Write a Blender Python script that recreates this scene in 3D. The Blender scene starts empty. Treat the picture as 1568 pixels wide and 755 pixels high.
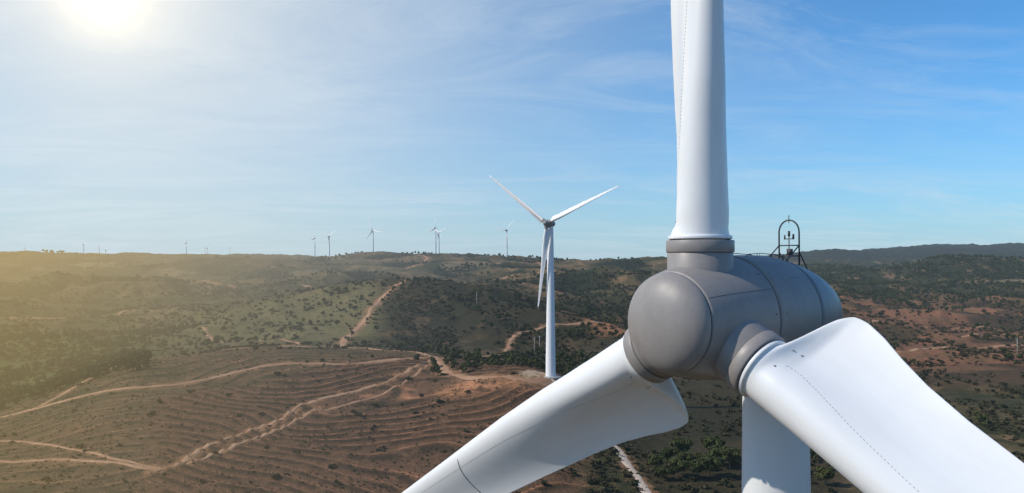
import bpy, math, random
import numpy as np
from mathutils import Vector, Matrix
random.seed(3); rng=np.random.default_rng(7)
scene=bpy.context.scene
CZ=85.0
F=1230.0
# ---------------------------------------------------------------- noise
def _h(ix,iy,seed):
    ix=ix.astype(np.int64).astype(np.uint32); iy=iy.astype(np.int64).astype(np.uint32)
    h=(ix*np.uint32(374761393)+iy*np.uint32(668265263)+np.uint32(seed*2246822519%4294967296))
    h=(h^(h>>np.uint32(13)))*np.uint32(1274126177)
    h=h^(h>>np.uint32(16))
    return h.astype(np.float64)/4294967296.0
def gnoise(x,y,seed=0):
    x0=np.floor(x);y0=np.floor(y);fx=x-x0;fy=y-y0
    def g(ax,ay,dx,dy):
        a=_h(ax,ay,seed)*2*np.pi
        return np.cos(a)*dx+np.sin(a)*dy
    sx=fx*fx*fx*(fx*(fx*6-15)+10); sy=fy*fy*fy*(fy*(fy*6-15)+10)
    n00=g(x0,y0,fx,fy);n10=g(x0+1,y0,fx-1,fy);n01=g(x0,y0+1,fx,fy-1);n11=g(x0+1,y0+1,fx-1,fy-1)
    return ((n00*(1-sx)+n10*sx)*(1-sy)+(n01*(1-sx)+n11*sx)*sy)*1.5
def fbm(x,y,o=4,seed=0,gain=.5):
    t=0;a=1;s=0
    for i in range(o):
        t=t+a*gnoise(x*2**i+17.3*i,y*2**i-9.1*i,seed+i); s+=a; a*=gain
    return t/s
def ridged(x,y,o=4,seed=0):
    t=0;a=1;s=0
    for i in range(o):
        t=t+a*(1-2*np.abs(gnoise(x*2**i+7.3*i,y*2**i+3.1*i,seed+i))); s+=a; a*=.5
    return t/s
def sstep(a,b,x):
    t=np.clip((x-a)/(b-a),0,1); return t*t*(3-2*t)
# ---------------------------------------------------------------- terrain survey table (height relative to camera altitude)
ucols=[-300,0,200,400,600,800,1000,1200,1400,1568,1900]
azc=[-180,-90]+[math.degrees(math.atan((u-784)/F)) for u in ucols]+[90,180]
ds=[100,280,350,430,520,650,800,1000,1300,1700,2300,3000,4000,6000,12000,40000]
T={
100:[-84]*11,
280:[-80,-79,-80,-81,-82,-84,-84,-84,-85,-84,-84],
350:[-78,-77,-72,-74,-75,-70,-81,-82,-84,-84,-84],
430:[-78,-75,-65,-65,-67,-58,-79,-80,-82,-83,-83],
520:[-84,-84,-58,-54,-57,-66,-78,-78,-80,-81,-82],
650:[-90,-90,-72,-66,-66,-76,-78,-78,-80,-80,-80],
800:[-84,-84,-78,-70,-56,-60,-74,-76,-78,-78,-76],
1000:[-74,-76,-72,-64,-46,-62,-72,-74,-82,-80,-77],
1300:[-64,-66,-60,-56,-62,-58,-56,-66,-92,-90,-80],
1700:[-50,-52,-46,-44,-40,-28,-36,-58,-62,-62,-50],
2300:[-22,-24,-20,-16,16,8,-14,-40,-44,-40,-30],
3000:[20,22,20,20,3,-6,-14,-30,-60,-56,-35],
4000:[20,20,18,12,-10,-14,-14,24,14,2,20],
6000:[36,38,34,10,-30,-34,-34,30,84,92,80],
12000:[-60]*11,
40000:[-60]*11}
tab=np.array([[-82,-82]+T[d]+[-82,-82] for d in ds],float)
tab[0,:]=-84
NL=300
lf=np.linspace(math.log(100),math.log(40000),NL)
g1=np.array([np.interp(lf,np.log(ds),tab[:,j]) for j in range(tab.shape[1])]).T
af=np.concatenate([np.linspace(-180,-50,60)[:-1],np.linspace(-50,50,400),np.linspace(50,180,60)[1:]])
g2=np.array([np.interp(af,azc,g1[i]) for i in range(NL)])
def blur(a,k,axis):
    w=np.exp(-np.linspace(-2,2,2*k+1)**2); w/=w.sum()
    p=[(0,0),(0,0)];p[axis]=(k,k)
    b=np.pad(a,p,mode='edge')
    return np.apply_along_axis(lambda v:np.convolve(v,w,mode='valid'),axis,b)
g2=blur(blur(g2,3,0),12,1)
def B(u,d): return ((u-784)/F*d,d)
hills=[(150,1350,32,150,110),(-60,1000,16,120,80),(460,980,19,100,80),(690,900,24,120,110),(330,1900,34,220,130),(560,1500,24,130,110),(900,1500,32,170,130),(1010,2100,22,200,150),(760,1250,18,90,80),(40,1750,22,170,110),
 (1490,2000,48,280,200),(1290,2500,22,240,180),(1330,1500,22,120,90),(640,2300,10,260,200),(60,2300,20,260,150),(1250,4300,24,260,300),(1420,4400,26,240,250),(1560,5200,28,400,300),(1380,5600,30,300,400),(1470,1150,16,130,80),(1100,1100,14,160,90)]
fx,fy=(843-784)/F*422,422.0
FD=0.0
def ridgefield(x,y):
    wx=x+25*fbm(x/200,y/200,2,9);wy=y+25*fbm(x/200,y/200,2,19)
    return ridged(wx/190,wy/190,5,31)
def H(x,y,terr=True):
    r=np.maximum(np.hypot(x,y),101); az=np.degrees(np.arctan2(x,y))
    li=np.clip((np.log(r)-lf[0])/(lf[1]-lf[0]),0,NL-1.001); i0=li.astype(int);fi=li-i0
    ai=np.interp(az,af,np.arange(len(af)));ai=np.clip(ai,0,len(af)-1.001); j0=ai.astype(int);fj=ai-j0
    h=(g2[i0,j0]*(1-fi)+g2[i0+1,j0]*fi)*(1-fj)+(g2[i0,j0+1]*(1-fi)+g2[i0+1,j0+1]*fi)*fj
    for u,d,a,wx,wy in hills:
        bx,by=B(u,d); h=h+a*np.exp(-((x-bx)/wx)**2-((y-by)/wy)**2)
    a1=np.interp(r,[200,350,520,800,1500,2500,5000,40000],[.8,1.2,2.5,9,20,16,26,20])
    a2=np.interp(r,[300,520,800,1500,2100,3000,5000,40000],[.4,1.0,12,21,15,12,16,10])
    h=h+a1*fbm(x/330,y/330,4,11)+a2*(ridgefield(x,y)-.4)
    h=h+.3*fbm(x/14,y/14,3,51)*np.interp(r,[400,600,1500],[1,2,4])
    if terr:
        m=fieldmask(x,y); w=terrw(x,y); s=w-np.floor(w)
        h=h+m*1.8*(s-sstep(.72,1,s)*1.0)
    h=h+FD*np.exp(-((x-fx)**2+(y-fy)**2)/55**2)
    return h+CZ
def uu(x,y): return 784+F*x/np.maximum(y,1.)
def terrw(x,y):
    return (58*fbm(x/150+3.1,y/150+.7,3,71,.38)+.62*y+.10*x)/7.0
def fieldmask(x,y):
    u=uu(x,y); n=30*fbm(x/60,y/60,3,5)
    lo=np.interp(u,[0,200,400,600,800,900,1000],[250,310,350,430,430,350,300])
    return sstep(200,270,u+n)*(1-sstep(850,920,u+n))*(1-sstep(lo+60,lo+75,y+n*.5))*(y>0)
FD=(CZ-60.5)-float(H(np.array([fx]),np.array([fy]))[0])
# ---------------------------------------------------------------- track polylines: (bearing column, distance) -> world metres
def pl(L):
    return [((u-784)/F*d,d) for u,d in L]
tracks=[
 (pl([(-150,430),(0,418),(130,410),(220,408),(300,420),(380,448),(430,465),(500,470),(560,472),(620,488),(672,502)]),4.0),
 (pl([(672,502),(640,470),(600,438),(530,408),(470,388),(430,360),(380,340),(330,325),(290,305),(250,292),(150,300),(0,310),(-150,320)]),2.6),
 (pl([(672,502),(678,470),(690,440),(720,425),(780,412),(815,408),(838,420)]),6),
 (pl([(60,418),(120,455),(200,515),(235,545),(330,575),(430,600),(520,625),(600,560),(672,502)]),4.2),
 (pl([(520,625),(535,690),(560,770),(590,850),(620,930),(600,1000),(560,1080)]),5.5),
 (pl([(1130,235),(1060,258),(1000,285),(970,310),(935,345),(900,372),(870,400),(845,420)]),3.6),
 (pl([(1290,560),(1350,640),(1420,700),(1500,720),(1640,760)]),4.0),
 (pl([(1600,1000),(1500,960),(1400,1040),(1300,980),(1240,900)]),5),
 (pl([(630,1900),(640,2000),(655,2100),(640,2200)]),12),
 (pl([(250,1500),(330,1450),(420,1380),(500,1350),(530,1240)]),6.5),
 (pl([(-50,900),(60,960),(160,1000),(260,1120)]),5),
 (pl([(770,1500),(820,1620),(860,1800),(790,2150)]),8),
 (pl([(672,500),(720,540),(760,600),(790,700),(850,760),(930,790)]),4),
 (pl([(230,288),(300,302),(370,326),(425,345),(475,372),(540,390),(610,424),(650,462),(672,500)]),1.8),
 (pl([(-80,345),(20,335),(110,318),(190,300),(250,293)]),1.8),
 (pl([(430,600),(455,650),(400,700),(330,760),(300,860)]),3.2),
 (pl([(1260,700),(1340,780),(1440,830),(1560,850),(1640,900)]),4),
]
def smooth_pl(P,step=3.0):
    P=[Vector((p[0],p[1],0)) for p in P]; out=[]
    for i in range(len(P)-1):
        p0=P[max(i-1,0)];p1=P[i];p2=P[i+1];p3=P[min(i+2,len(P)-1)]
        n=max(2,int((p2-p1).length/step))
        for k in range(n):
            t=k/n
            out.append(.5*((2*p1)+(p2-p0)*t+(2*p0-5*p1+4*p2-p3)*t*t+(3*p1-p0-3*p2+p3)*t**3))
    out.append(P[-1])
    a=np.array([(v.x,v.y) for v in out])
    a[:,0]+=2.2*fbm(a[:,0]/25,a[:,1]/25,3,90); a[:,1]+=3.5*fbm(a[:,0]/30,a[:,1]/30,3,91)
    return a
TS=[(smooth_pl(p,3.0 if w<7 else 12),w) for p,w in tracks]
# ---------------------------------------------------------------- material helpers
def newmat(name):
    m=bpy.data.materials.new(name); m.use_nodes=True
    nt=m.node_tree; nt.nodes.clear(); return m,nt
def N(nt,t,**k):
    n=nt.nodes.new(t)
    for a,b in k.items(): setattr(n,a,b)
    return n
def math_(nt,op,a,b=None,c=None,clamp=False):
    n=N(nt,'ShaderNodeMath',operation=op); n.use_clamp=clamp
    for i,v in enumerate((a,b,c)):
        if v is None: continue
        if isinstance(v,(int,float)): n.inputs[i].default_value=v
        else: nt.links.new(v,n.inputs[i])
    return n.outputs[0]
def mixc(nt,f,a,b,bt='MIX'):
    n=N(nt,'ShaderNodeMix',data_type='RGBA',blend_type=bt)
    for i,v in ((0,f),(6,a),(7,b)):
        if isinstance(v,(int,float)): n.inputs[i].default_value=v
        elif isinstance(v,tuple): n.inputs[i].default_value=(*v,1)
        else: nt.links.new(v,n.inputs[i])
    return n.outputs[2]
def out(nt,sh,haze=True,disp=None):
    o=N(nt,'ShaderNodeOutputMaterial')
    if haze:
        # painted aerial perspective: haze emission mixed into the material by distance from world origin
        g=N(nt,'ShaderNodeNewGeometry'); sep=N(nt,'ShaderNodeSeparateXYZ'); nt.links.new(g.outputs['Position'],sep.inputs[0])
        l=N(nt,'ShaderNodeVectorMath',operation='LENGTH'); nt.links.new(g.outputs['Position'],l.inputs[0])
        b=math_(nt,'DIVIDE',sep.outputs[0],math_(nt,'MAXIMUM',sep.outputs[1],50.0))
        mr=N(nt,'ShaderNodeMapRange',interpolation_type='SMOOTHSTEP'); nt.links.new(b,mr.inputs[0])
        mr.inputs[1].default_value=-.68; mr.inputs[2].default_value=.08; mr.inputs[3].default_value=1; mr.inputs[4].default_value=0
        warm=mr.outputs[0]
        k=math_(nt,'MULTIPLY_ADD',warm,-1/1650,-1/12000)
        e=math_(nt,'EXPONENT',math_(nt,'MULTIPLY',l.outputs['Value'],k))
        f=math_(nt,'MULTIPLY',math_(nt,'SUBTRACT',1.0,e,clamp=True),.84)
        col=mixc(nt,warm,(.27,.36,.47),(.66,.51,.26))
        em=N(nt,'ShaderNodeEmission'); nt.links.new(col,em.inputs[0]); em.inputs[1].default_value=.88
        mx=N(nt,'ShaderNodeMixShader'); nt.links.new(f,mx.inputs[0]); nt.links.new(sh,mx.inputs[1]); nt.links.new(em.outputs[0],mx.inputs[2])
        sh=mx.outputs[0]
    nt.links.new(sh,o.inputs[0])
def princ(nt,col,rough=.9,spec=.2,normal=None,metal=0):
    p=N(nt,'ShaderNodeBsdfPrincipled')
    if isinstance(col,tuple): p.inputs['Base Color'].default_value=(*col,1)
    else: nt.links.new(col,p.inputs['Base Color'])
    if isinstance(rough,float): p.inputs['Roughness'].default_value=rough
    else: nt.links.new(rough,p.inputs['Roughness'])
    p.inputs['Specular IOR Level'].default_value=spec; p.inputs['Metallic'].default_value=metal
    if normal is not None: nt.links.new(normal,p.inputs['Normal'])
    return p.outputs[0]
def noise(nt,vec,scale,detail=4,rough=.55,dist=0):
    n=N(nt,'ShaderNodeTexNoise'); n.inputs['Scale'].default_value=scale; n.inputs['Detail'].default_value=detail
    n.inputs['Roughness'].default_value=rough; n.inputs['Distortion'].default_value=dist
    if vec is not None: nt.links.new(vec,n.inputs['Vector'])
    return n.outputs['Fac']
def ramp(nt,f,a,b):
    m=N(nt,'ShaderNodeMapRange'); nt.links.new(f,m.inputs[0]); m.inputs[1].default_value=a; m.inputs[2].default_value=b
    return m.outputs[0]
def bump(nt,h,st,dist):
    b=N(nt,'ShaderNodeBump'); b.inputs['Strength'].default_value=st; b.inputs['Distance'].default_value=dist
    nt.links.new(h,b.inputs['Height']); return b.outputs[0]
# terrain
M_ter,nt=newmat('terrain_scrub_soil')
at=N(nt,'ShaderNodeAttribute',attribute_name='Col'); pos=N(nt,'ShaderNodeNewGeometry').outputs['Position']
n1=noise(nt,pos,.35,4,.65); n2=noise(nt,pos,1.3,3,.6)
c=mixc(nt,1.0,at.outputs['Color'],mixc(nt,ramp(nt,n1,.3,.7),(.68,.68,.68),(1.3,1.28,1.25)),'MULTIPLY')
c=mixc(nt,math_(nt,'MULTIPLY',ramp(nt,n2,.55,.63),.45),c,(.028,.027,.013))
bn=bump(nt,math_(nt,'ADD',n1,n2),.8,.8)
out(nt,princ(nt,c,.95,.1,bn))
M_trk,nt=newmat('dirt_track')
pos=N(nt,'ShaderNodeNewGeometry').outputs['Position']
n1=noise(nt,pos,.5,5,.6); n3=noise(nt,pos,.04,3)
c=mixc(nt,ramp(nt,n1,.3,.7),(.32,.17,.09),(.50,.30,.18)); c=mixc(nt,math_(nt,'MULTIPLY',ramp(nt,n3,.4,.65),.6),c,(.26,.14,.075))
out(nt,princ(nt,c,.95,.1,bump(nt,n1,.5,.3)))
M_trk2,nt=newmat('gravel_road')
pos=N(nt,'ShaderNodeNewGeometry').outputs['Position']; n1=noise(nt,pos,.8,5,.6)
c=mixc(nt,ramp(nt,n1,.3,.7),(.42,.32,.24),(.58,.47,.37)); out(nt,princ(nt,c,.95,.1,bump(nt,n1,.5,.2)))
def leafmat(name,c1,c2):
    m,nt=newmat(name); oi=N(nt,'ShaderNodeObjectInfo'); pos=N(nt,'ShaderNodeNewGeometry').outputs['Position']
    n1=noise(nt,pos,1.3,3); f=math_(nt,'ADD',math_(nt,'MULTIPLY',oi.outputs['Random'],.6),math_(nt,'MULTIPLY',n1,.5),clamp=True)
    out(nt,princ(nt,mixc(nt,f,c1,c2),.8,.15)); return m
M_leaf=leafmat('foliage_green',(.028,.040,.012),(.085,.090,.028))
M_bush=leafmat('foliage_scrub',(.028,.030,.013),(.075,.066,.031))
M_dry=leafmat('foliage_dry',(.07,.056,.029),(.16,.115,.06))
M_bark,nt=newmat('bark'); out(nt,princ(nt,(.09,.065,.045),.9,.1))
def paint(name,base,dirt,rough=.45,spec=.4,haze=False,amt=.5,mot=0):
    m,nt=newmat(name); tc=N(nt,'ShaderNodeTexCoord').outputs['Object']
    mp=N(nt,'ShaderNodeMapping'); nt.links.new(tc,mp.inputs[0]); mp.inputs['Scale'].default_value=(1,1,.25)
    a=noise(nt,mp.outputs[0],1.3,6,.6,.4); b=noise(nt,tc,14,5,.7); d=noise(nt,tc,.35,3)
    f=math_(nt,'MULTIPLY',ramp(nt,math_(nt,'MULTIPLY_ADD',b,.3,math_(nt,'MULTIPLY',a,.8)),.45,.85),amt)
    c=mixc(nt,f,base,dirt); c=mixc(nt,math_(nt,'MULTIPLY',ramp(nt,d,.35,.7),.12),c,tuple(x*.8 for x in base))
    if mot:
        e=noise(nt,tc,2.2,7,.72,.8); c=mixc(nt,math_(nt,'MULTIPLY',ramp(nt,e,.45,.68),mot),c,tuple(x*1.25 for x in base))
    r=math_(nt,'MULTIPLY_ADD',a,.25,rough-.1)
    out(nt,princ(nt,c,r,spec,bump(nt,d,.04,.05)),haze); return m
M_white=paint('blade_white_paint',(.80,.795,.785),(.60,.585,.56),.30,.5,amt=.35)
M_tow=paint('tower_white_paint',(.76,.76,.755),(.58,.57,.56),.32,.5,amt=.3)
M_grey=paint('hub_grey_gelcoat',(.270,.246,.230),(.20,.182,.17),.42,.45,amt=.8,mot=.3)
M_grey2=paint('nacelle_grey_gelcoat',(.205,.208,.218),(.16,.16,.165),.40,.45,amt=.7,mot=.2)
M_dark,nt=newmat('dark_rubber_seal'); out(nt,princ(nt,(.035,.034,.033),.7,.3),False)
M_line,nt=newmat('grey_marking'); out(nt,princ(nt,(.25,.25,.25),.6,.3),False)
M_steel,nt=newmat('dark_steel'); out(nt,princ(nt,(.05,.05,.055),.5,.4),False)
M_farw=paint('far_turbine_white',(.80,.80,.79),(.70,.69,.68),.5,.3,haze=False,amt=.3)
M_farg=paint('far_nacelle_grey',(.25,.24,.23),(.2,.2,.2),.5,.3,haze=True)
M_conc,nt=newmat('concrete'); out(nt,princ(nt,(.42,.38,.33),.9,.2))
# ---------------------------------------------------------------- mesh helpers
def add(me,name,parent=None,mats=(),loc=(0,0,0),rot=(0,0,0),smooth=True):
    for m in mats: me.materials.append(m)
    if smooth: me.polygons.foreach_set('use_smooth',[True]*len(me.polygons))
    o=bpy.data.objects.new(name,me); scene.collection.objects.link(o)
    if parent: o.parent=parent
    o.location=loc;o.rotation_euler=rot
    return o
def mk(name,v,f):
    me=bpy.data.meshes.new(name); me.from_pydata([tuple(map(float,a)) for a in v],[],f); me.update(); return me
def lathe(name,prof,seg=96,axis='Y'):
    v=[];f=[]
    for (L,r) in prof:
        for k in range(seg):
            a=2*math.pi*k/seg
            if axis=='Y': v.append((r*math.cos(a),L,r*math.sin(a)))
            else: v.append((r*math.cos(a),r*math.sin(a),L))
    for i in range(len(prof)-1):
        for k in range(seg):
            q=(i*seg+k,i*seg+(k+1)%seg,(i+1)*seg+(k+1)%seg,(i+1)*seg+k)
            f.append(q if axis=='Z' else q[::-1])
    return mk(name,v,f)
def tube_data(pts,r,seg=8,closed=False):
    pts=[Vector(p) for p in pts]; v=[];f=[];n=len(pts)
    up=Vector((.13,.31,.94)).normalized()
    for i,p in enumerate(pts):
        if closed: d=(pts[(i+1)%n]-pts[i-1])
        else: d=pts[min(i+1,n-1)]-pts[max(i-1,0)]
        d.normalize(); s=d.cross(up)
        if s.length<.05: s=d.cross(Vector((1,0,0)))
        s.normalize(); t=s.cross(d)
        rr=r[i] if isinstance(r,(list,tuple)) else r
        for k in range(seg):
            a=2*math.pi*k/seg; v.append(p+s*math.cos(a)*rr+t*math.sin(a)*rr)
    for i in range(n if closed else n-1):
        for k in range(seg):
            j=(i+1)%n
            f.append((i*seg+k,i*seg+(k+1)%seg,j*seg+(k+1)%seg,j*seg+k))
    if not closed: f.append(tuple(range(seg))[::-1]); f.append(tuple((n-1)*seg+k for k in range(seg)))
    return v,f
def join(parts):
    V=[];Fc=[]
    for v,f in parts:
        o=len(V); V+=list(v); Fc+=[tuple(i+o for i in q) for q in f]
    return V,Fc
def boxd(c,s):
    x,y,z=c;a,b,d=s[0]/2,s[1]/2,s[2]/2
    v=[(x+i*a,y+j*b,z+k*d) for i in(-1,1) for j in(-1,1) for k in(-1,1)]
    return v,[(0,1,3,2),(4,6,7,5),(0,4,5,1),(2,3,7,6),(0,2,6,4),(1,5,7,3)]
# ---------------------------------------------------------------- blade
S_=[2.8,2.96,3.08,3.3,3.65,4.1,4.8,5.6,6.6,8,11,16,25,35,43,45]
Cc=[1.92,1.96,2.8,3.6,4.05,4.12,3.98,3.74,3.5,3.32,3.08,2.65,2.0,1.3,.75,.2]
Tt=[1.92,1.92,1.91,1.9,1.88,1.84,1.77,1.68,1.57,1.46,1.2,.85,.48,.26,.11,.02]
LO=[.96,.965,.965,.965,.97,.975,.98,1.0,1.02,1.06,1.05,.88,.6,.38,.2,.05]
PT=[38,38,38,38,38,38,37,36,34,30,24,18,13,9,7,7]
Wb=[0,.02,.4,.75,1,1,1,1,1,1,1,1,1,1,1,1]
def af_f(x):
    return (2.969*np.sqrt(x)-1.26*x-3.516*x*x+2.843*x**3-1.036*x**4)
afmax=af_f(np.linspace(0,1,200)).max()
def bl_pt(s,x,side,off=0):
    c=np.interp(s,S_,Cc);t=np.interp(s,S_,Tt);lo=np.interp(s,S_,LO);p=math.radians(np.interp(s,S_,PT));w=np.interp(s,S_,Wb)
    x=min(max(x,0),1)
    tail=1/(1+((x*c)/1.55)**4)
    naca=max(af_f(np.array(x)),0)/afmax
    kk=float(np.interp(s,[3.0,5,10],[.85,.7,.1]))
    f2=naca*(1-kk)+kk*min(1.0,naca*1.05)*(.2+.8*tail)
    f=(1-w)*2*math.sqrt(x*(1-x))+w*f2
    y=side*(t/2*f+.006*w*x+off)+w*.055*c*4*x*(1-x)*x*1.6
    q=lo-x*c
    return (q*math.cos(p)+y*math.sin(p),-q*math.sin(p)+y*math.cos(p),s)
_s=np.linspace(2.8,45,1200)
def _sm(a,k=6):
    b=np.interp(_s,S_,a); w=np.hanning(2*k+1);w/=w.sum(); return np.convolve(np.pad(b,(k,k),mode='edge'),w,mode='valid')
Cc,Tt,LO,PT,Wb=[_sm(a) for a in (Cc,Tt,LO,PT,Wb)]; S_=_s
def blade_mesh(name,ns=240,nc=56):
    ss=2.8+(45-2.8)*(np.linspace(0,1,ns)**2.2)
    v=[];f=[]
    for s in ss:
        for k in range(nc):
            a=2*math.pi*k/nc; x=(1-math.cos(a))/2; side=1 if a<=math.pi else -1
            v.append(bl_pt(s,x,side))
    for i in range(ns-1):
        for k in range(nc): f.append((i*nc+k,i*nc+(k+1)%nc,(i+1)*nc+(k+1)%nc,(i+1)*nc+k))
    f.append(tuple(range(nc))[::-1]); f.append(tuple((ns-1)*nc+k for k in range(nc)))
    return mk(name,v,f)
ME_blade=blade_mesh('blade_surface'); ME_blade.materials.append(M_white); ME_blade.polygons.foreach_set('use_smooth',[True]*len(ME_blade.polygons))
ME_bladeF=blade_mesh('blade_far',50,16); ME_bladeF.materials.append(M_farw); ME_bladeF.polygons.foreach_set('use_smooth',[True]*len(ME_bladeF.polygons))
def empty(name,loc,rz=0,sc=1):
    e=bpy.data.objects.new(name,None); scene.collection.objects.link(e); e.location=loc; e.rotation_euler=(0,0,rz); e.scale=(sc,)*3; e.empty_display_size=2; return e
# ---------------------------------------------------------------- main turbine
theta=math.radians(50); OV=4.5
hubw=Vector((6.32,27.0,CZ-1.98))
tb=Vector((hubw.x+OV*math.sin(theta),hubw.y+OV*math.cos(theta),0)); tb.z=float(H(np.array([tb.x]),np.array([tb.y]))[0])-.3
HH=hubw.z-tb.z
wt=empty('wind_turbine',tb,-theta)
tl=HH-1.3
n=40
tp=[(tl*i/n,2.15+(1.155-2.15)*(i/n)) for i in range(n+1)]
add(lathe('tower_shell',tp,96,'Z'),'tower',wt,[M_tow])
fl=[]
for z in (tl*.3,tl*.62,tl-7.2):
    r=2.15+(1.155-2.15)*z/tl
    v,f=tube_data([(r*math.cos(a),r*math.sin(a),z) for a in np.linspace(0,2*math.pi,96,endpoint=False)],.018,6,True); fl.append((v,f))
add(mk('tower_flange',*join(fl)),'tower_flange',wt,[M_tow])
hub=bpy.data.objects.new('rotor_hub',None); scene.collection.objects.link(hub); hub.parent=wt; hub.location=(0,-OV,HH)
R0=1.63
prof=[(-1.62-.80*math.cos(a),R0*math.sin(a)**.96) for a in np.linspace(0.0,math.pi/2,28)]
prof=[(L,max(r,0.001)) for L,r in prof]
add(lathe('nose',prof),'spinner_nose',hub,[M_grey])
add(lathe('noseseal',[(-1.625,1.61),(-1.615,1.60),(-1.575,1.60),(-1.565,1.62)]),'nose_seal',hub,[M_dark])
hp=[(-1.57,1.6),(-1.565,1.655),(-1.5,1.68),(-1.2,1.76),(-.8,1.85),(-.3,1.94),(.3,2.02),(.9,2.09),(1.3,2.13),(1.42,2.135),(1.44,2.10),(1.44,1.9)]
add(lathe('hubshell',hp),'hub_shell',hub,[M_grey])
add(lathe('gap',[(1.40,2.0),(1.56,2.0)]),'rotor_gap',hub,[M_dark])
npf=[(1.50,1.9),(1.50,2.13),(1.52,2.165),(1.7,2.18),(2.2,2.2),(3.0,2.2),(3.6,2.17),(4.05,2.12)]
add(lathe('nacelle1',npf),'nacelle_front',hub,[M_grey])
add(lathe('nsealm',[(4.04,2.10),(4.10,2.09)]),'nacelle_seal',hub,[M_dark])
npr=[(4.09,2.0),(4.09,2.115),(4.4,2.07),(4.9,1.98),(5.5,1.84),(6.0,1.70),(6.5,1.53),(7.0,1.32),(7.4,1.10),(7.7,.85),(7.9,.6),(8.02,.3),(8.06,.001)]
add(lathe('nacelle2',npr),'nacelle_rear',hub,[M_grey2])
hL=[a for a,b in hp[1:10]];hR=[b for a,b in hp[1:10]]
parts=[]
def line_on(L0,L1,ang,r=.007):
    pts=[]
    for L in np.linspace(L0,L1,14):
        rr=np.interp(L,hL+[1.52,3,4.05],hR+[2.165,2.2,2.12]); pts.append((rr*math.cos(ang),L,rr*math.sin(ang)))
    parts.append(tube_data(pts,r,5))
for dg in (15,135,255): line_on(-1.5,1.38,math.radians(dg+15))
for dg in (-20,40,95,160,220): line_on(1.55,4.0,math.radians(dg))
for dg in range(0,360,40):
    a=math.radians(dg+7)
    for L in (1.2,1.75):
        rr=np.interp(L,hL+[1.52,3,4.05],hR+[2.165,2.2,2.12])
        parts.append(tube_data([(rr*math.cos(a)*.995,L,rr*math.sin(a)*.995),(rr*math.cos(a)*1.006,L,rr*math.sin(a)*1.006)],.025,8))
add(mk('hubdet',*join(parts)),'panel_lines',hub,[M_dark])
for i,ph in enumerate((0,120,240)):
    rt=bpy.data.objects.new('blade_%d'%(i+1),None); scene.collection.objects.link(rt); rt.parent=hub; rt.rotation_euler=(0,math.radians(ph),0)
    o=bpy.data.objects.new('blade_skin',ME_blade); scene.collection.objects.link(o); o.parent=rt
    cp=[(1.2,1.085),(2.27,1.085),(2.28,1.075),(2.285,1.115),(2.30,1.125),(2.66,1.125),(2.68,1.11),(2.685,.97)]
    add(lathe('collar',cp,96,'Z'),'pitch_collar',rt,[M_grey])
    add(lathe('collarseal',[(2.262,1.088),(2.282,1.088)],96,'Z'),'collar_joint',rt,[M_dark])
    add(lathe('collarseal',[(2.67,1.0),(2.75,1.0)],96,'Z'),'pitch_seal',rt,[M_dark])
    add(lathe('ring',[(2.72,.9),(2.72,1.045),(2.74,1.055),(2.82,1.055),(2.84,1.04),(2.845,.96)],96,'Z'),'blade_flange',rt,[M_white])
    P=[]
    s=3.5
    while s<22:
        x=float(np.interp(s,[3.5,6,12,22],[.34,.30,.26,.24])); a=Vector(bl_pt(s,x,-1,.003)); b=Vector(bl_pt(s+.06,x,-1,.003))
        P.append(tube_data([a,b],.007,5)); s+=.12
    for s,x in ((3.25,.55),(3.5,.5),(3.3,.3)):
        a=Vector(bl_pt(s,x,-1,-.02)); b=Vector(bl_pt(s,x,-1,.02)); P.append(tube_data([a,b],.03,8))
    add(mk('dots',*join(P)),'surface_markings',rt,[M_line])
    P=[tube_data([bl_pt(14.6+.5*math.sin(x*2.6),x,-1,.002) for x in np.linspace(.12,.99,40)],.02,6)]
    add(mk('band',*join(P)),'leading_edge_tape_joint',rt,[M_steel])
P=[]
zt=1.83
def T_(pts,r=.024): P.append(tube_data(pts,r,8))
w=.42; yb=5.5
arch=[(-w,yb,zt-.15),(-w,yb,zt+1.25)]+[(w*-math.cos(a),yb,zt+1.25+w*math.sin(a)*1.1) for a in np.linspace(.15,math.pi-.15,14)]+[(w,yb,zt+1.25),(w,yb,zt-.15)]
T_(arch,.03)
T_([(-w,yb,zt+.75),(w,yb,zt+.75)]);T_([(-w,yb,zt+.35),(w,yb,zt+.35)])
T_([(-w,yb-1.0,zt+.1),(-w,yb,zt+.75)]);T_([(w,yb-1.0,zt+.1),(w,yb,zt+.75)])
T_([(-w,yb+.7,zt-.3),(-w,yb,zt+.5)]);T_([(w,yb+.7,zt-.3),(w,yb,zt+.5)])
T_([(0,yb,zt+.35),(0,yb,zt+1.15)],.02);T_([(-.18,yb,zt+1.0),(.18,yb,zt+1.0)],.018)
T_([(.18,yb,zt+.98),(.18,yb,zt+1.18)],.04);T_([(-.18,yb,zt+.98),(-.18,yb,zt+1.15)],.03)
T_([(0,yb,zt+1.1),(0,yb,zt+1.3)],.045)
T_([(0,yb,zt+1.6),(0,yb,zt+1.9)],.016)
P.append(boxd((0,yb+.05,zt+.5),(.18,.14,.24)))
for sx in (-.5,.5):
    T_([(sx,1.9,2.1),(sx,2.0,2.22),(sx,2.8,2.26),(sx,3.7,2.22),(sx,4.4,2.1),(sx,4.6,1.98)],.014)
    for yy in (2.6,3.5,4.3): T_([(sx,yy,2.0),(sx,yy,2.24)],.012)
add(mk('mast',*join(P)),'wind_sensor_frame',hub,[M_steel])
add(lathe('fnd',[(-.5,4.5),(.35,4.5),(.4,4.4),(.4,2)],48,'Z'),'foundation',wt,[M_conc],smooth=False)
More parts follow.
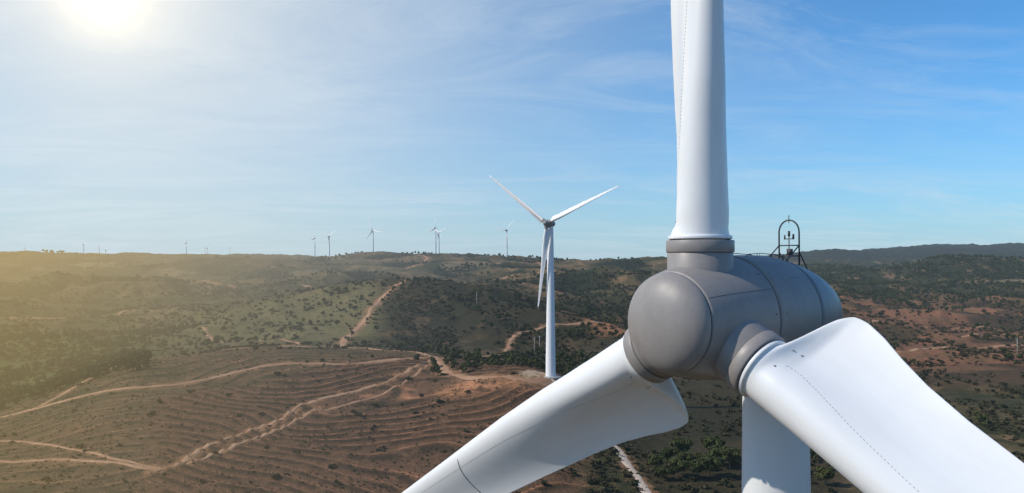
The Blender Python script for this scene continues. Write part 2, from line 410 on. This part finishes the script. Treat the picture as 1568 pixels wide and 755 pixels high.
# ---------------------------------------------------------------- other turbines
def hz(x,y): return float(H(np.array([float(x)]),np.array([float(y)]))[0])
def far_turbine(x,y,yaw,ph,sc=1.0,hh=80,seg=20,base_r=2.7,top_r=1.45,zoff=0):
    e=empty('wind_turbine',(x,y,hz(x,y)-.2+zoff),-math.radians(yaw),sc)
    add(lathe('ftow',[(hh*i/10-(0 if i else 3),base_r+(top_r-base_r)*i/10) for i in range(11)],seg,'Z'),'tower',e,[M_farw])
    add(lathe('fnac',[(-2.5,.01),(-2.3,.7),(-1.6,1.4),(0,1.9),(3,2.0),(6,1.7),(7.5,1.0),(8,.01)],seg),'nacelle',e,[M_farg],loc=(0,-4.0,hh+.5))
    for k in range(3):
        a=math.radians(ph+120*k)
        o=bpy.data.objects.new('blade_%d'%(k+1),ME_bladeF); scene.collection.objects.link(o); o.parent=e; o.location=(0,-4.0,hh+.5); o.rotation_euler=(0,a,0)
        add(lathe('fcol',[(0,1.1),(2.9,1.1)],12,'Z'),'root_%d'%(k+1),e,[M_farg],loc=(0,-4.0,hh+.5),rot=(0,a,0))
    return e
ft=far_turbine(fx,fy,32,187,1,80)
add(lathe('ffnd',[(-.5,5.5),(.5,5.5),(.55,5.3),(.6,2)],32,'Z'),'foundation',ft,[M_conc],smooth=False)
for (u,d,ph,yw,sc) in [(482,3100,20,40,.95),(504,2950,60,35,1),(571,2450,100,30,1),(667,2350,10,45,1),(672,2600,70,45,1),(776,2300,165,40,.95),(285,4300,30,40,1),
    (128,5200,80,40,1),(152,5900,0,40,1),(162,6100,50,40,1),(315,5700,0,40,1),(318,5900,90,40,1),(352,5900,20,40,1),(38,6100,10,40,1),(70,6000,70,40,1)]:
    x=(u-784)/F*d; far_turbine(x,d,yw,ph,sc,80,10)
# ---------------------------------------------------------------- terrain mesh
az=np.radians(np.concatenate([np.linspace(-180,-42,70)[:-1],np.linspace(-42,42,960),np.linspace(42,180,70)[1:]]))
rad=np.concatenate([np.geomspace(2,230,40)[:-1],np.geomspace(230,1150,560)[:-1],np.geomspace(1150,7000,330)[:-1],np.geomspace(7000,60000,40)])
A,Rr=np.meshgrid(az,rad); X=Rr*np.sin(A);Y=Rr*np.cos(A)
Z=H(X,Y)
def seg_mask(X,Y,pts,w):
    D=np.full(X.shape,1e9)
    mnx,mxx=pts[:,0].min()-4*w-6,pts[:,0].max()+4*w+6;mny,mxy=pts[:,1].min()-4*w-6,pts[:,1].max()+4*w+6
    ii=np.where((X>mnx)&(X<mxx)&(Y>mny)&(Y<mxy)); x=X[ii];y=Y[ii]; dd=np.full(x.shape,1e9)
    for a in range(0,len(pts),2):
        dd=np.minimum(dd,(x-pts[a,0])**2+(y-pts[a,1])**2)
    D[ii]=np.sqrt(dd); return D
nw=fbm(X/9,Y/9,3,61)
shoulder=np.zeros(X.shape)
for p,w in TS:
    D=seg_mask(X,Y,p,w); shoulder=np.maximum(shoulder,1-sstep(w*.5,w*1.5,D+nw*w*1.0))
U=uu(X,Y)
def colmix(a,b,m): return a*(1-m[...,None])+np.array(b)*m[...,None]
nA=fbm(X/120,Y/120,5,101);nB=fbm(X/35,Y/35,5,111,.6);nC=fbm(X/450,Y/450,4,121)
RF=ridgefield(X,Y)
def CC(c): return np.broadcast_to(np.array(c),X.shape+(3,)).copy()
C=CC((.112,.082,.039))
C=colmix(C,(.036,.041,.016),sstep(-.15,.25,nA+.5*nB)*.9)
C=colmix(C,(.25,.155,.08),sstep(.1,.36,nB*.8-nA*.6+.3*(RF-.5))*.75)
lm=(1-sstep(300,700,U+200*nC))*sstep(450,600,Rr)
C=colmix(C,(.095,.095,.034),lm*.5*sstep(-.3,.3,nB+.2))
C=colmix(C,(.018,.022,.009),(1-sstep(.15,.45,RF+.25*nB))*sstep(560,700,Rr)*.92)  # occlusion-like shade painted into the valleys, together with dark valley vegetation
dh=sstep(540,600,U+60*nA)*(1-sstep(960,1050,U))*sstep(600,680,Y)*(1-sstep(1100,1300,Y))
C=colmix(C,(.032,.029,.014),dh*.8)
C=colmix(C,(.115,.072,.037),dh*sstep(.05,.35,nB)*.7)
kx=[-100,0,200,400,650,700,900]
fm2=(1-sstep(880,960,U+60*nB))*(1-sstep(np.interp(U,kx,[420,425,560,600,560,500,400]),np.interp(U,kx,[440,445,580,620,580,520,420]),Y+18*nB))
fc=CC((.125,.080,.040)); fc=colmix(fc,(.058,.052,.023),sstep(-.05,.3,nB+.3*nA)*.8); fc=colmix(fc,(.21,.112,.055),sstep(.1,.4,-nB)*.6)
C=C*(1-fm2[...,None])+fc*fm2[...,None]
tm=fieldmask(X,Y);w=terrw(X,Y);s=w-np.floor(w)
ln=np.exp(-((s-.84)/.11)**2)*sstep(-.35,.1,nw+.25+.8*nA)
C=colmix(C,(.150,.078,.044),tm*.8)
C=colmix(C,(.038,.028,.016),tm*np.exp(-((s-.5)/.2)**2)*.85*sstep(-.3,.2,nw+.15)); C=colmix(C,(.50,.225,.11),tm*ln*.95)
w2=(40*fbm(X/170,Y/170,3,171)+.5*Y-.25*X)/6.0; s2=w2-np.floor(w2)
C=colmix(C,(.038,.032,.016),fm2*(1-tm)*np.exp(-((s2-.5)/.14)**2)*.85*sstep(-.15,.2,nw+nA+.2))
C=colmix(C,(.30,.16,.08),fm2*(1-tm)*np.exp(-((s2-.8)/.08)**2)*.6*sstep(-.1,.3,nw-nA+.1))
gm=(1-sstep(140,260,U+80*nB))*sstep(440,500,Y)*(1-sstep(760,900,Y+80*nA))
C=colmix(C,(.075,.095,.028),gm*.85)
g2m=sstep(230,300,U+40*nB)*(1-sstep(560,600,U))*sstep(640,700,Y)*(1-sstep(900,980,Y)); C=colmix(C,(.155,.135,.055),g2m*.7)
rm=sstep(1200,1290,U+100*nA)*sstep(480,560,Y)*(1-sstep(1250,1500,Y+200*nA))
C=colmix(C,(.22,.10,.057),rm*(.5+.5*sstep(-.2,.25,nB))); C=colmix(C,(.040,.036,.019),rm*sstep(-.02,.22,nA+.4*nB)*.8)
r2=sstep(880,930,U+30*nB)*(1-sstep(1010,1050,U))*sstep(700,760,Y)*(1-sstep(900,980,Y+60*nB)); C=colmix(C,(.36,.16,.075),r2*.8*sstep(-.25,.1,nB))
gh=sstep(1180,1280,U)*sstep(1400,1600,Y); C=colmix(C,(.027,.036,.015),gh*.85); C=colmix(C,(.25,.15,.09),gh*sstep(.2,.3,nB-.3*nA)*.6)
C=colmix(C,(.022,.027,.018),sstep(3200,3600,Y)*sstep(1000,1150,U)*.85)
ds_=sstep(930,1000,U+50*nB)*(1-sstep(1260,1330,U))*(1-sstep(520,600,Y))*(Y>0); C=colmix(C,(.034,.029,.015),ds_*.8)
cut=sstep(660,690,U+20*nB)*(1-sstep(860,900,U+20*nB))*np.exp(-((Y-402+8*nB)/9)**2); C=colmix(C,(.45,.21,.10),cut*.9*sstep(-.3,.1,nw))
pad=1-sstep(11,16,np.hypot(X-fx+3,(Y-fy+4))+4*nw); C=colmix(C,(.44,.32,.21),pad)
C=colmix(C,(.30,.16,.082),shoulder*.75)
sk=sstep(.28,.4,fbm(X/200,Y/200,4,201))*sstep(1000,1400,Y)*(1-sstep(1000,1150,U)*sstep(3200,3600,Y)); C=colmix(C,(.34,.24,.14),sk*.5)
nr,na=X.shape
me=bpy.data.meshes.new('terrain'); nv=nr*na
co=np.stack([X,Y,Z],-1).reshape(-1,3).astype(np.float32)
i=np.arange(nr-1)[:,None]*na+np.arange(na-1)[None,:]
q=np.stack([i,i+1,i+1+na,i+na],-1)[...,::-1].reshape(-1,4).astype(np.int32)
me.vertices.add(nv); me.vertices.foreach_set('co',co.ravel())
nf=len(q); me.loops.add(nf*4); me.loops.foreach_set('vertex_index',q.ravel())
me.polygons.add(nf); me.polygons.foreach_set('loop_start',np.arange(0,nf*4,4,dtype=np.int32))
try: me.polygons.foreach_set('loop_total',np.full(nf,4,dtype=np.int32))
except Exception: pass
me.update(calc_edges=True)
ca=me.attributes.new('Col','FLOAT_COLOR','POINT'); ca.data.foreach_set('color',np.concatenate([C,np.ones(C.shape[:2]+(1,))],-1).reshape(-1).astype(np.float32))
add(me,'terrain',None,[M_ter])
for idx,(p,w) in enumerate(TS):
    d=np.gradient(p,axis=0); d/=np.linalg.norm(d,axis=1)[:,None]+1e-9; nn=np.stack([-d[:,1],d[:,0]],-1)
    V=[];cols=5
    wn=.85+.7*fbm(p[:,0]/12,p[:,1]/12,3,300+idx)
    for j in range(cols):
        o=(j/(cols-1)-.5)*w*wn
        P2=p+nn*o[:,None]; V.append(np.stack([P2[:,0],P2[:,1],H(P2[:,0],P2[:,1])+(.28 if w<7 else .6)-(.25 if j in(0,cols-1) else 0)],-1))
    V=np.stack(V,1); n_=len(p)
    f=[(a*cols+j,(a+1)*cols+j,(a+1)*cols+j+1,a*cols+j+1)[::-1] for a in range(n_-1) for j in range(cols-1)]
    add(mk('track',V.reshape(-1,3),f),'gravel_road' if idx==5 else 'dirt_track',None,[M_trk2 if idx==5 else M_trk])
# ---------------------------------------------------------------- vegetation
def leaf_cloud(centers,n,size,rs):
    v=[];f=[]
    for _ in range(n):
        c,r=centers[rs.integers(len(centers))]
        d=rs.normal(size=3); d/=np.linalg.norm(d); rr=r*(rs.random()**.35)
        p=np.array(c)+d*rr*np.array([1,1,.75])
        a=rs.normal(size=3);a/=np.linalg.norm(a); b=np.cross(a,d+.3*rs.normal(size=3)); b/=np.linalg.norm(b)+1e-6
        s=size*(.6+.8*rs.random()); o=len(v)
        v+= [p-a*s-b*s*.6,p+a*s*.3-b*s,p+a*s+b*s*.5,p-a*s*.4+b*s]; f.append((o,o+1,o+2,o+3))
    return v,f
def tree_mesh(name,h,cr,nclump,nleaf,size,seed,trunk=True,leaf=None):
    rs=np.random.default_rng(seed); V=[];Fc=[];mi=[]
    cen=[]
    for k in range(nclump):
        a=rs.random()*6.28; rr=cr*(rs.random()**.6)*.8; z=h*(.42+.42*rs.random())
        z=min(z,h*(.9-.35*(rr/cr)**2)); cen.append(((rr*math.cos(a),rr*math.sin(a),z),cr*(.28+.2*rs.random())))
    parts=[]
    if trunk:
        parts.append(tube_data([(0,0,-.5),(.05*h*rs.normal()*.3,0,h*.25),(.03*h,.02*h,h*.5)],[.05*h*.5,.035*h*.5,.02*h*.5],6))
        for c,r in cen[:7]: parts.append(tube_data([(.01*h,0,h*.28),tuple(.5*np.array(c)+np.array([0,0,h*.16])),c],[.014*h,.01*h,.004*h],5))
    nb=sum(len(p[1]) for p in parts); parts.append(leaf_cloud(cen,nleaf,size,rs))
    v,f=join(parts); me=mk(name,v,f); me.materials.append(M_bark); me.materials.append(leaf or M_leaf)
    me.polygons.foreach_set('material_index',[0]*nb+[1]*(len(f)-nb)); return me
def bush_mesh(name,seed,mat,leaves=46):
    rs=np.random.default_rng(seed); cen=[((rs.normal()*.35,rs.normal()*.35,.35+.2*rs.random()),.3+.2*rs.random()) for _ in range(5)]
    v,f=leaf_cloud(cen,leaves,.2,rs); me=mk(name,v,f); me.materials.append(mat); return me
def variants(cname,meshes):
    c=bpy.data.collections.new(cname)
    for k,m in enumerate(meshes):
        o=bpy.data.objects.new(cname+'_plant',m); c.objects.link(o)
    return c
C_b=variants('scrub_variants',[bush_mesh('bush%d'%k,40+k,M_bush) for k in range(4)])
C_d=variants('dry_variants',[bush_mesh('dry%d'%k,60+k,M_dry,28) for k in range(3)]+[bush_mesh('dryg%d'%k,66+k,M_bush,28) for k in range(2)])
C_t=variants('tree_variants',[tree_mesh('dtree%d'%k,5.5,2.3,9,200,.38,80+k) for k in range(4)])
def scatter(name,pts,sc,coll):
    me=bpy.data.meshes.new(name); me.vertices.add(len(pts)); me.vertices.foreach_set('co',pts.astype(np.float32).ravel())
    a=me.attributes.new('sc','FLOAT','POINT'); a.data.foreach_set('value',sc.astype(np.float32))
    a=me.attributes.new('rz','FLOAT_VECTOR','POINT'); r=np.zeros((len(pts),3),np.float32); r[:,2]=rng.random(len(pts))*6.28; a.data.foreach_set('vector',r.ravel())
    o=bpy.data.objects.new(name,me); scene.collection.objects.link(o)
    ng=bpy.data.node_groups.new(name,'GeometryNodeTree')
    ng.interface.new_socket('Geometry',in_out='INPUT',socket_type='NodeSocketGeometry'); ng.interface.new_socket('Geometry',in_out='OUTPUT',socket_type='NodeSocketGeometry')
    gi=ng.nodes.new('NodeGroupInput');go=ng.nodes.new('NodeGroupOutput');ip=ng.nodes.new('GeometryNodeInstanceOnPoints');ci=ng.nodes.new('GeometryNodeCollectionInfo')
    ci.inputs['Collection'].default_value=coll; ci.inputs['Separate Children'].default_value=True; ci.inputs['Reset Children'].default_value=True
    na1=ng.nodes.new('GeometryNodeInputNamedAttribute'); na1.data_type='FLOAT'; na1.inputs['Name'].default_value='sc'
    na2=ng.nodes.new('GeometryNodeInputNamedAttribute'); na2.data_type='FLOAT_VECTOR'; na2.inputs['Name'].default_value='rz'
    L=ng.links.new
    L(gi.outputs[0],ip.inputs['Points']);L(ci.outputs[0],ip.inputs['Instance']);ip.inputs['Pick Instance'].default_value=True
    L([s for s in na1.outputs if s.enabled][0],ip.inputs['Scale']);L([s for s in na2.outputs if s.enabled][0],ip.inputs['Rotation']);L(ip.outputs[0],go.inputs[0])
    m=o.modifiers.new('scatter','NODES'); m.node_group=ng
    return o
def sample(n,d0,d1,u0,u1,dens,pw=1.0):
    t=rng.random(n); d=(d0**pw+(d1**pw-d0**pw)*t)**(1/pw); u=u0+(u1-u0)*rng.random(n)
    x=(u-784)/F*d;y=d
    k=rng.random(n)<dens(x,y,u)
    x,y=x[k],y[k]
    ok=np.ones(len(x),bool)
    for p,w in TS:
        pp=p[::2]
        for a in range(0,len(pp)):
            ok&=((x-pp[a,0])**2+(y-pp[a,1])**2)>(w*.75)**2 if w<7 else ok
    ok&=np.hypot(x-fx,y-fy)>14
    x,y=x[ok],y[ok]
    return np.stack([x,y,H(x,y)-.1],-1)
def d_scrub(x,y,u):
    n=fbm(x/60,y/60,4,401); base=sstep(-.25,.3,n)
    fld=(u<900)&(y<np.interp(u,[0,200,400,650,700,900],[425,560,600,560,500,400]))
    return np.where(fld,.06*base,np.where((u<600)&(y<900),.5,.95)*base)
p=sample(52000,275,1500,-250,1800,d_scrub,.6)
scatter('scrub_bushes',p,(.9+1.6*rng.random(len(p))**2)*np.interp(p[:,1],[300,1500],[1,1.9]),C_b)
def d_dry(x,y,u): return sstep(-.4,.3,fbm(x/30,y/30,3,411))
p=sample(18000,270,620,-200,1000,d_dry,.8)
scatter('dry_field_shrubs',p,.3+.6*rng.random(len(p))**2,C_d)
def d_tree(x,y,u):
    n=fbm(x/70,y/70,4,421); rf=ridgefield(x,y); vb=(1-sstep(.1,.5,rf))
    a=np.where((u<230)&(y>450)&(y<850),sstep(-.2,.1,n)*.9,0)
    b=np.where((u>600)&(u<1000)&(y>470)&(y<1500),sstep(-.1,.3,n)*.4,0)
    c=np.where((u>1150)&(y>1300),sstep(-.3,.1,n)*.95,0)
    d=np.where((u>1200)&(y<1300),sstep(.1,.35,n)*.3,0)
    e=np.where((u>250)&(u<600)&(y>650)&(y<900),.08,0)
    f=np.where((u<1150)&(y>700),vb*.75*sstep(-.3,.2,n),0)
    g=np.where((u>660)&(u<880)&(y>432)&(y<475),.35,0)
    return np.maximum.reduce([a,b,c,d,e,f,g])
p=sample(70000,300,2600,-250,1800,d_tree,.6)
scatter('distant_trees',p,.6+.7*rng.random(len(p))+np.interp(p[:,1],[700,2500],[0,.9]),C_t)
TM=[tree_mesh('oak%d'%k,6.5,2.9,14,1500,.24,500+k) for k in range(4)]
for (u,d) in [(1005,316),(1014,305),(1024,322),(1036,308),(1048,318),(1060,306),(1072,318),(1086,308),(1098,322),(1108,330),(1116,318),(1042,330),(1090,332),(1250,318),(1262,300),(690,470),(683,463),(755,470),(800,455)]:
    x=(u-784)/F*d
    o=bpy.data.objects.new('oak_tree',random.choice(TM)); scene.collection.objects.link(o); o.location=(x,d,hz(x,d)-.1); o.rotation_euler=(0,0,random.random()*6); s=random.uniform(.65,1.1)*(1.5 if u>900 else 1); o.scale=(s,s,s*random.uniform(.9,1.15))
for (u,d,h) in [(730,800,15),(818,640,14),(432,1500,18),(826,655,13),(1556,640,13),(576,1300,14),(478,1250,12),(350,1700,16),(520,1250,10),(1130,500,10)]:
    x=(u-784)/F*d
    parts=[tube_data([(0,0,-1),(0,0,h)],[.28,.18],8),tube_data([(-1.3,0,h-.8),(1.3,0,h-.8)],.12,6)]+[tube_data([(q,0,h-.75),(q,0,h-.3)],.09,6) for q in(-1.2,0,1.2)]
    add(mk('pole',*join(parts)),'utility_pole',None,[M_conc],loc=(x,d,hz(x,d)))
# ---------------------------------------------------------------- light
SAZ=-100;SEL=40
sd=Vector((math.sin(math.radians(SAZ))*math.cos(math.radians(SEL)),math.cos(math.radians(SAZ))*math.cos(math.radians(SEL)),math.sin(math.radians(SEL))))
l=bpy.data.lights.new('sun','SUN'); l.energy=3.8; l.angle=math.radians(.6); l.color=(1,.925,.81)
lo=bpy.data.objects.new('sun',l); scene.collection.objects.link(lo); lo.rotation_euler=(-sd).to_track_quat('-Z','Y').to_euler(); lo.location=(-50,-50,200)
w=bpy.data.worlds.new('World'); scene.world=w; w.use_nodes=True; nt=w.node_tree; nt.nodes.clear()
sky=N(nt,'ShaderNodeTexSky',sky_type='NISHITA'); sky.sun_disc=False; sky.sun_elevation=math.radians(SEL); sky.sun_rotation=math.radians(SAZ); sky.air_density=1.0; sky.dust_density=.3; sky.ozone_density=3; sky.altitude=300
tint=mixc(nt,1.0,sky.outputs[0],(.40,.97,1.35),'MULTIPLY')
bg=N(nt,'ShaderNodeBackground'); nt.links.new(tint,bg.inputs[0]); bg.inputs[1].default_value=.115
tc=N(nt,'ShaderNodeTexCoord').outputs['Generated']
nrm=N(nt,'ShaderNodeVectorMath',operation='NORMALIZE'); nt.links.new(tc,nrm.inputs[0]); sep=N(nt,'ShaderNodeSeparateXYZ'); nt.links.new(nrm.outputs[0],sep.inputs[0])
zz=math_(nt,'ADD',math_(nt,'MAXIMUM',sep.outputs[2],0.0),.13)
cx=math_(nt,'DIVIDE',sep.outputs[0],zz);cy=math_(nt,'DIVIDE',sep.outputs[1],zz)
cmb=N(nt,'ShaderNodeCombineXYZ'); nt.links.new(math_(nt,'MULTIPLY_ADD',cy,.25,math_(nt,'MULTIPLY',cx,.45)),cmb.inputs[0]); nt.links.new(math_(nt,'MULTIPLY_ADD',cx,-.18,cy),cmb.inputs[1])
cn=noise(nt,cmb.outputs[0],1.9,11,.68,1.1); cn2=noise(nt,cmb.outputs[0],.55,5,.6,.5)
cm=math_(nt,'MULTIPLY',ramp(nt,cn,.42,.68),math_(nt,'MULTIPLY_ADD',ramp(nt,cn2,.38,.60),.85,.15),clamp=True)
dot=N(nt,'ShaderNodeVectorMath',operation='DOT_PRODUCT'); nt.links.new(nrm.outputs[0],dot.inputs[0]); dot.inputs[1].default_value=Vector((-.437,.855,.292)).normalized()
dp=math_(nt,'MAXIMUM',dot.outputs['Value'],0.0)
veil=math_(nt,'MULTIPLY',math_(nt,'POWER',dp,6.5),.78)
hor=math_(nt,'MULTIPLY',math_(nt,'POWER',math_(nt,'SUBTRACT',1.0,math_(nt,'ABSOLUTE',sep.outputs[2])),9.0),.88)
fac=math_(nt,'SUBTRACT',1.0,math_(nt,'MULTIPLY',math_(nt,'SUBTRACT',1.0,veil),math_(nt,'SUBTRACT',1.0,hor)))
b2=N(nt,'ShaderNodeBackground'); b2.inputs[0].default_value=(.46,.59,.69,1); b2.inputs[1].default_value=1
mx=N(nt,'ShaderNodeMixShader'); nt.links.new(fac,mx.inputs[0]); nt.links.new(bg.outputs[0],mx.inputs[1]); nt.links.new(b2.outputs[0],mx.inputs[2])
bc=N(nt,'ShaderNodeBackground'); bc.inputs[0].default_value=(.62,.73,.83,1); bc.inputs[1].default_value=1
mx2=N(nt,'ShaderNodeMixShader'); nt.links.new(math_(nt,'MULTIPLY',cm,.52),mx2.inputs[0]); nt.links.new(mx.outputs[0],mx2.inputs[1]); nt.links.new(bc.outputs[0],mx2.inputs[2])
b3=N(nt,'ShaderNodeBackground'); b3.inputs[0].default_value=(1,.72,.34,1)
g=math_(nt,'ADD',math_(nt,'MULTIPLY',math_(nt,'POWER',dp,260.0),.32),math_(nt,'MULTIPLY',math_(nt,'POWER',dp,2000.0),.8)); g=math_(nt,'ADD',g,math_(nt,'MULTIPLY',math_(nt,'POWER',dp,16.0),.25))
nt.links.new(g,b3.inputs[1])
ad=N(nt,'ShaderNodeAddShader'); nt.links.new(mx2.outputs[0],ad.inputs[0]); nt.links.new(b3.outputs[0],ad.inputs[1])
wo=N(nt,'ShaderNodeOutputWorld'); nt.links.new(ad.outputs[0],wo.inputs[0])
# ---------------------------------------------------------------- camera
cam=bpy.data.cameras.new('camera'); cam.sensor_width=36; cam.lens=F/1568*36; cam.clip_start=.1; cam.clip_end=100000
co_=bpy.data.objects.new('camera',cam); scene.collection.objects.link(co_); co_.location=(0,0,CZ); co_.rotation_euler=(math.radians(91.05),0,0); scene.camera=co_
scene.view_settings.view_transform='Standard'; scene.view_settings.look='None'; scene.view_settings.exposure=0
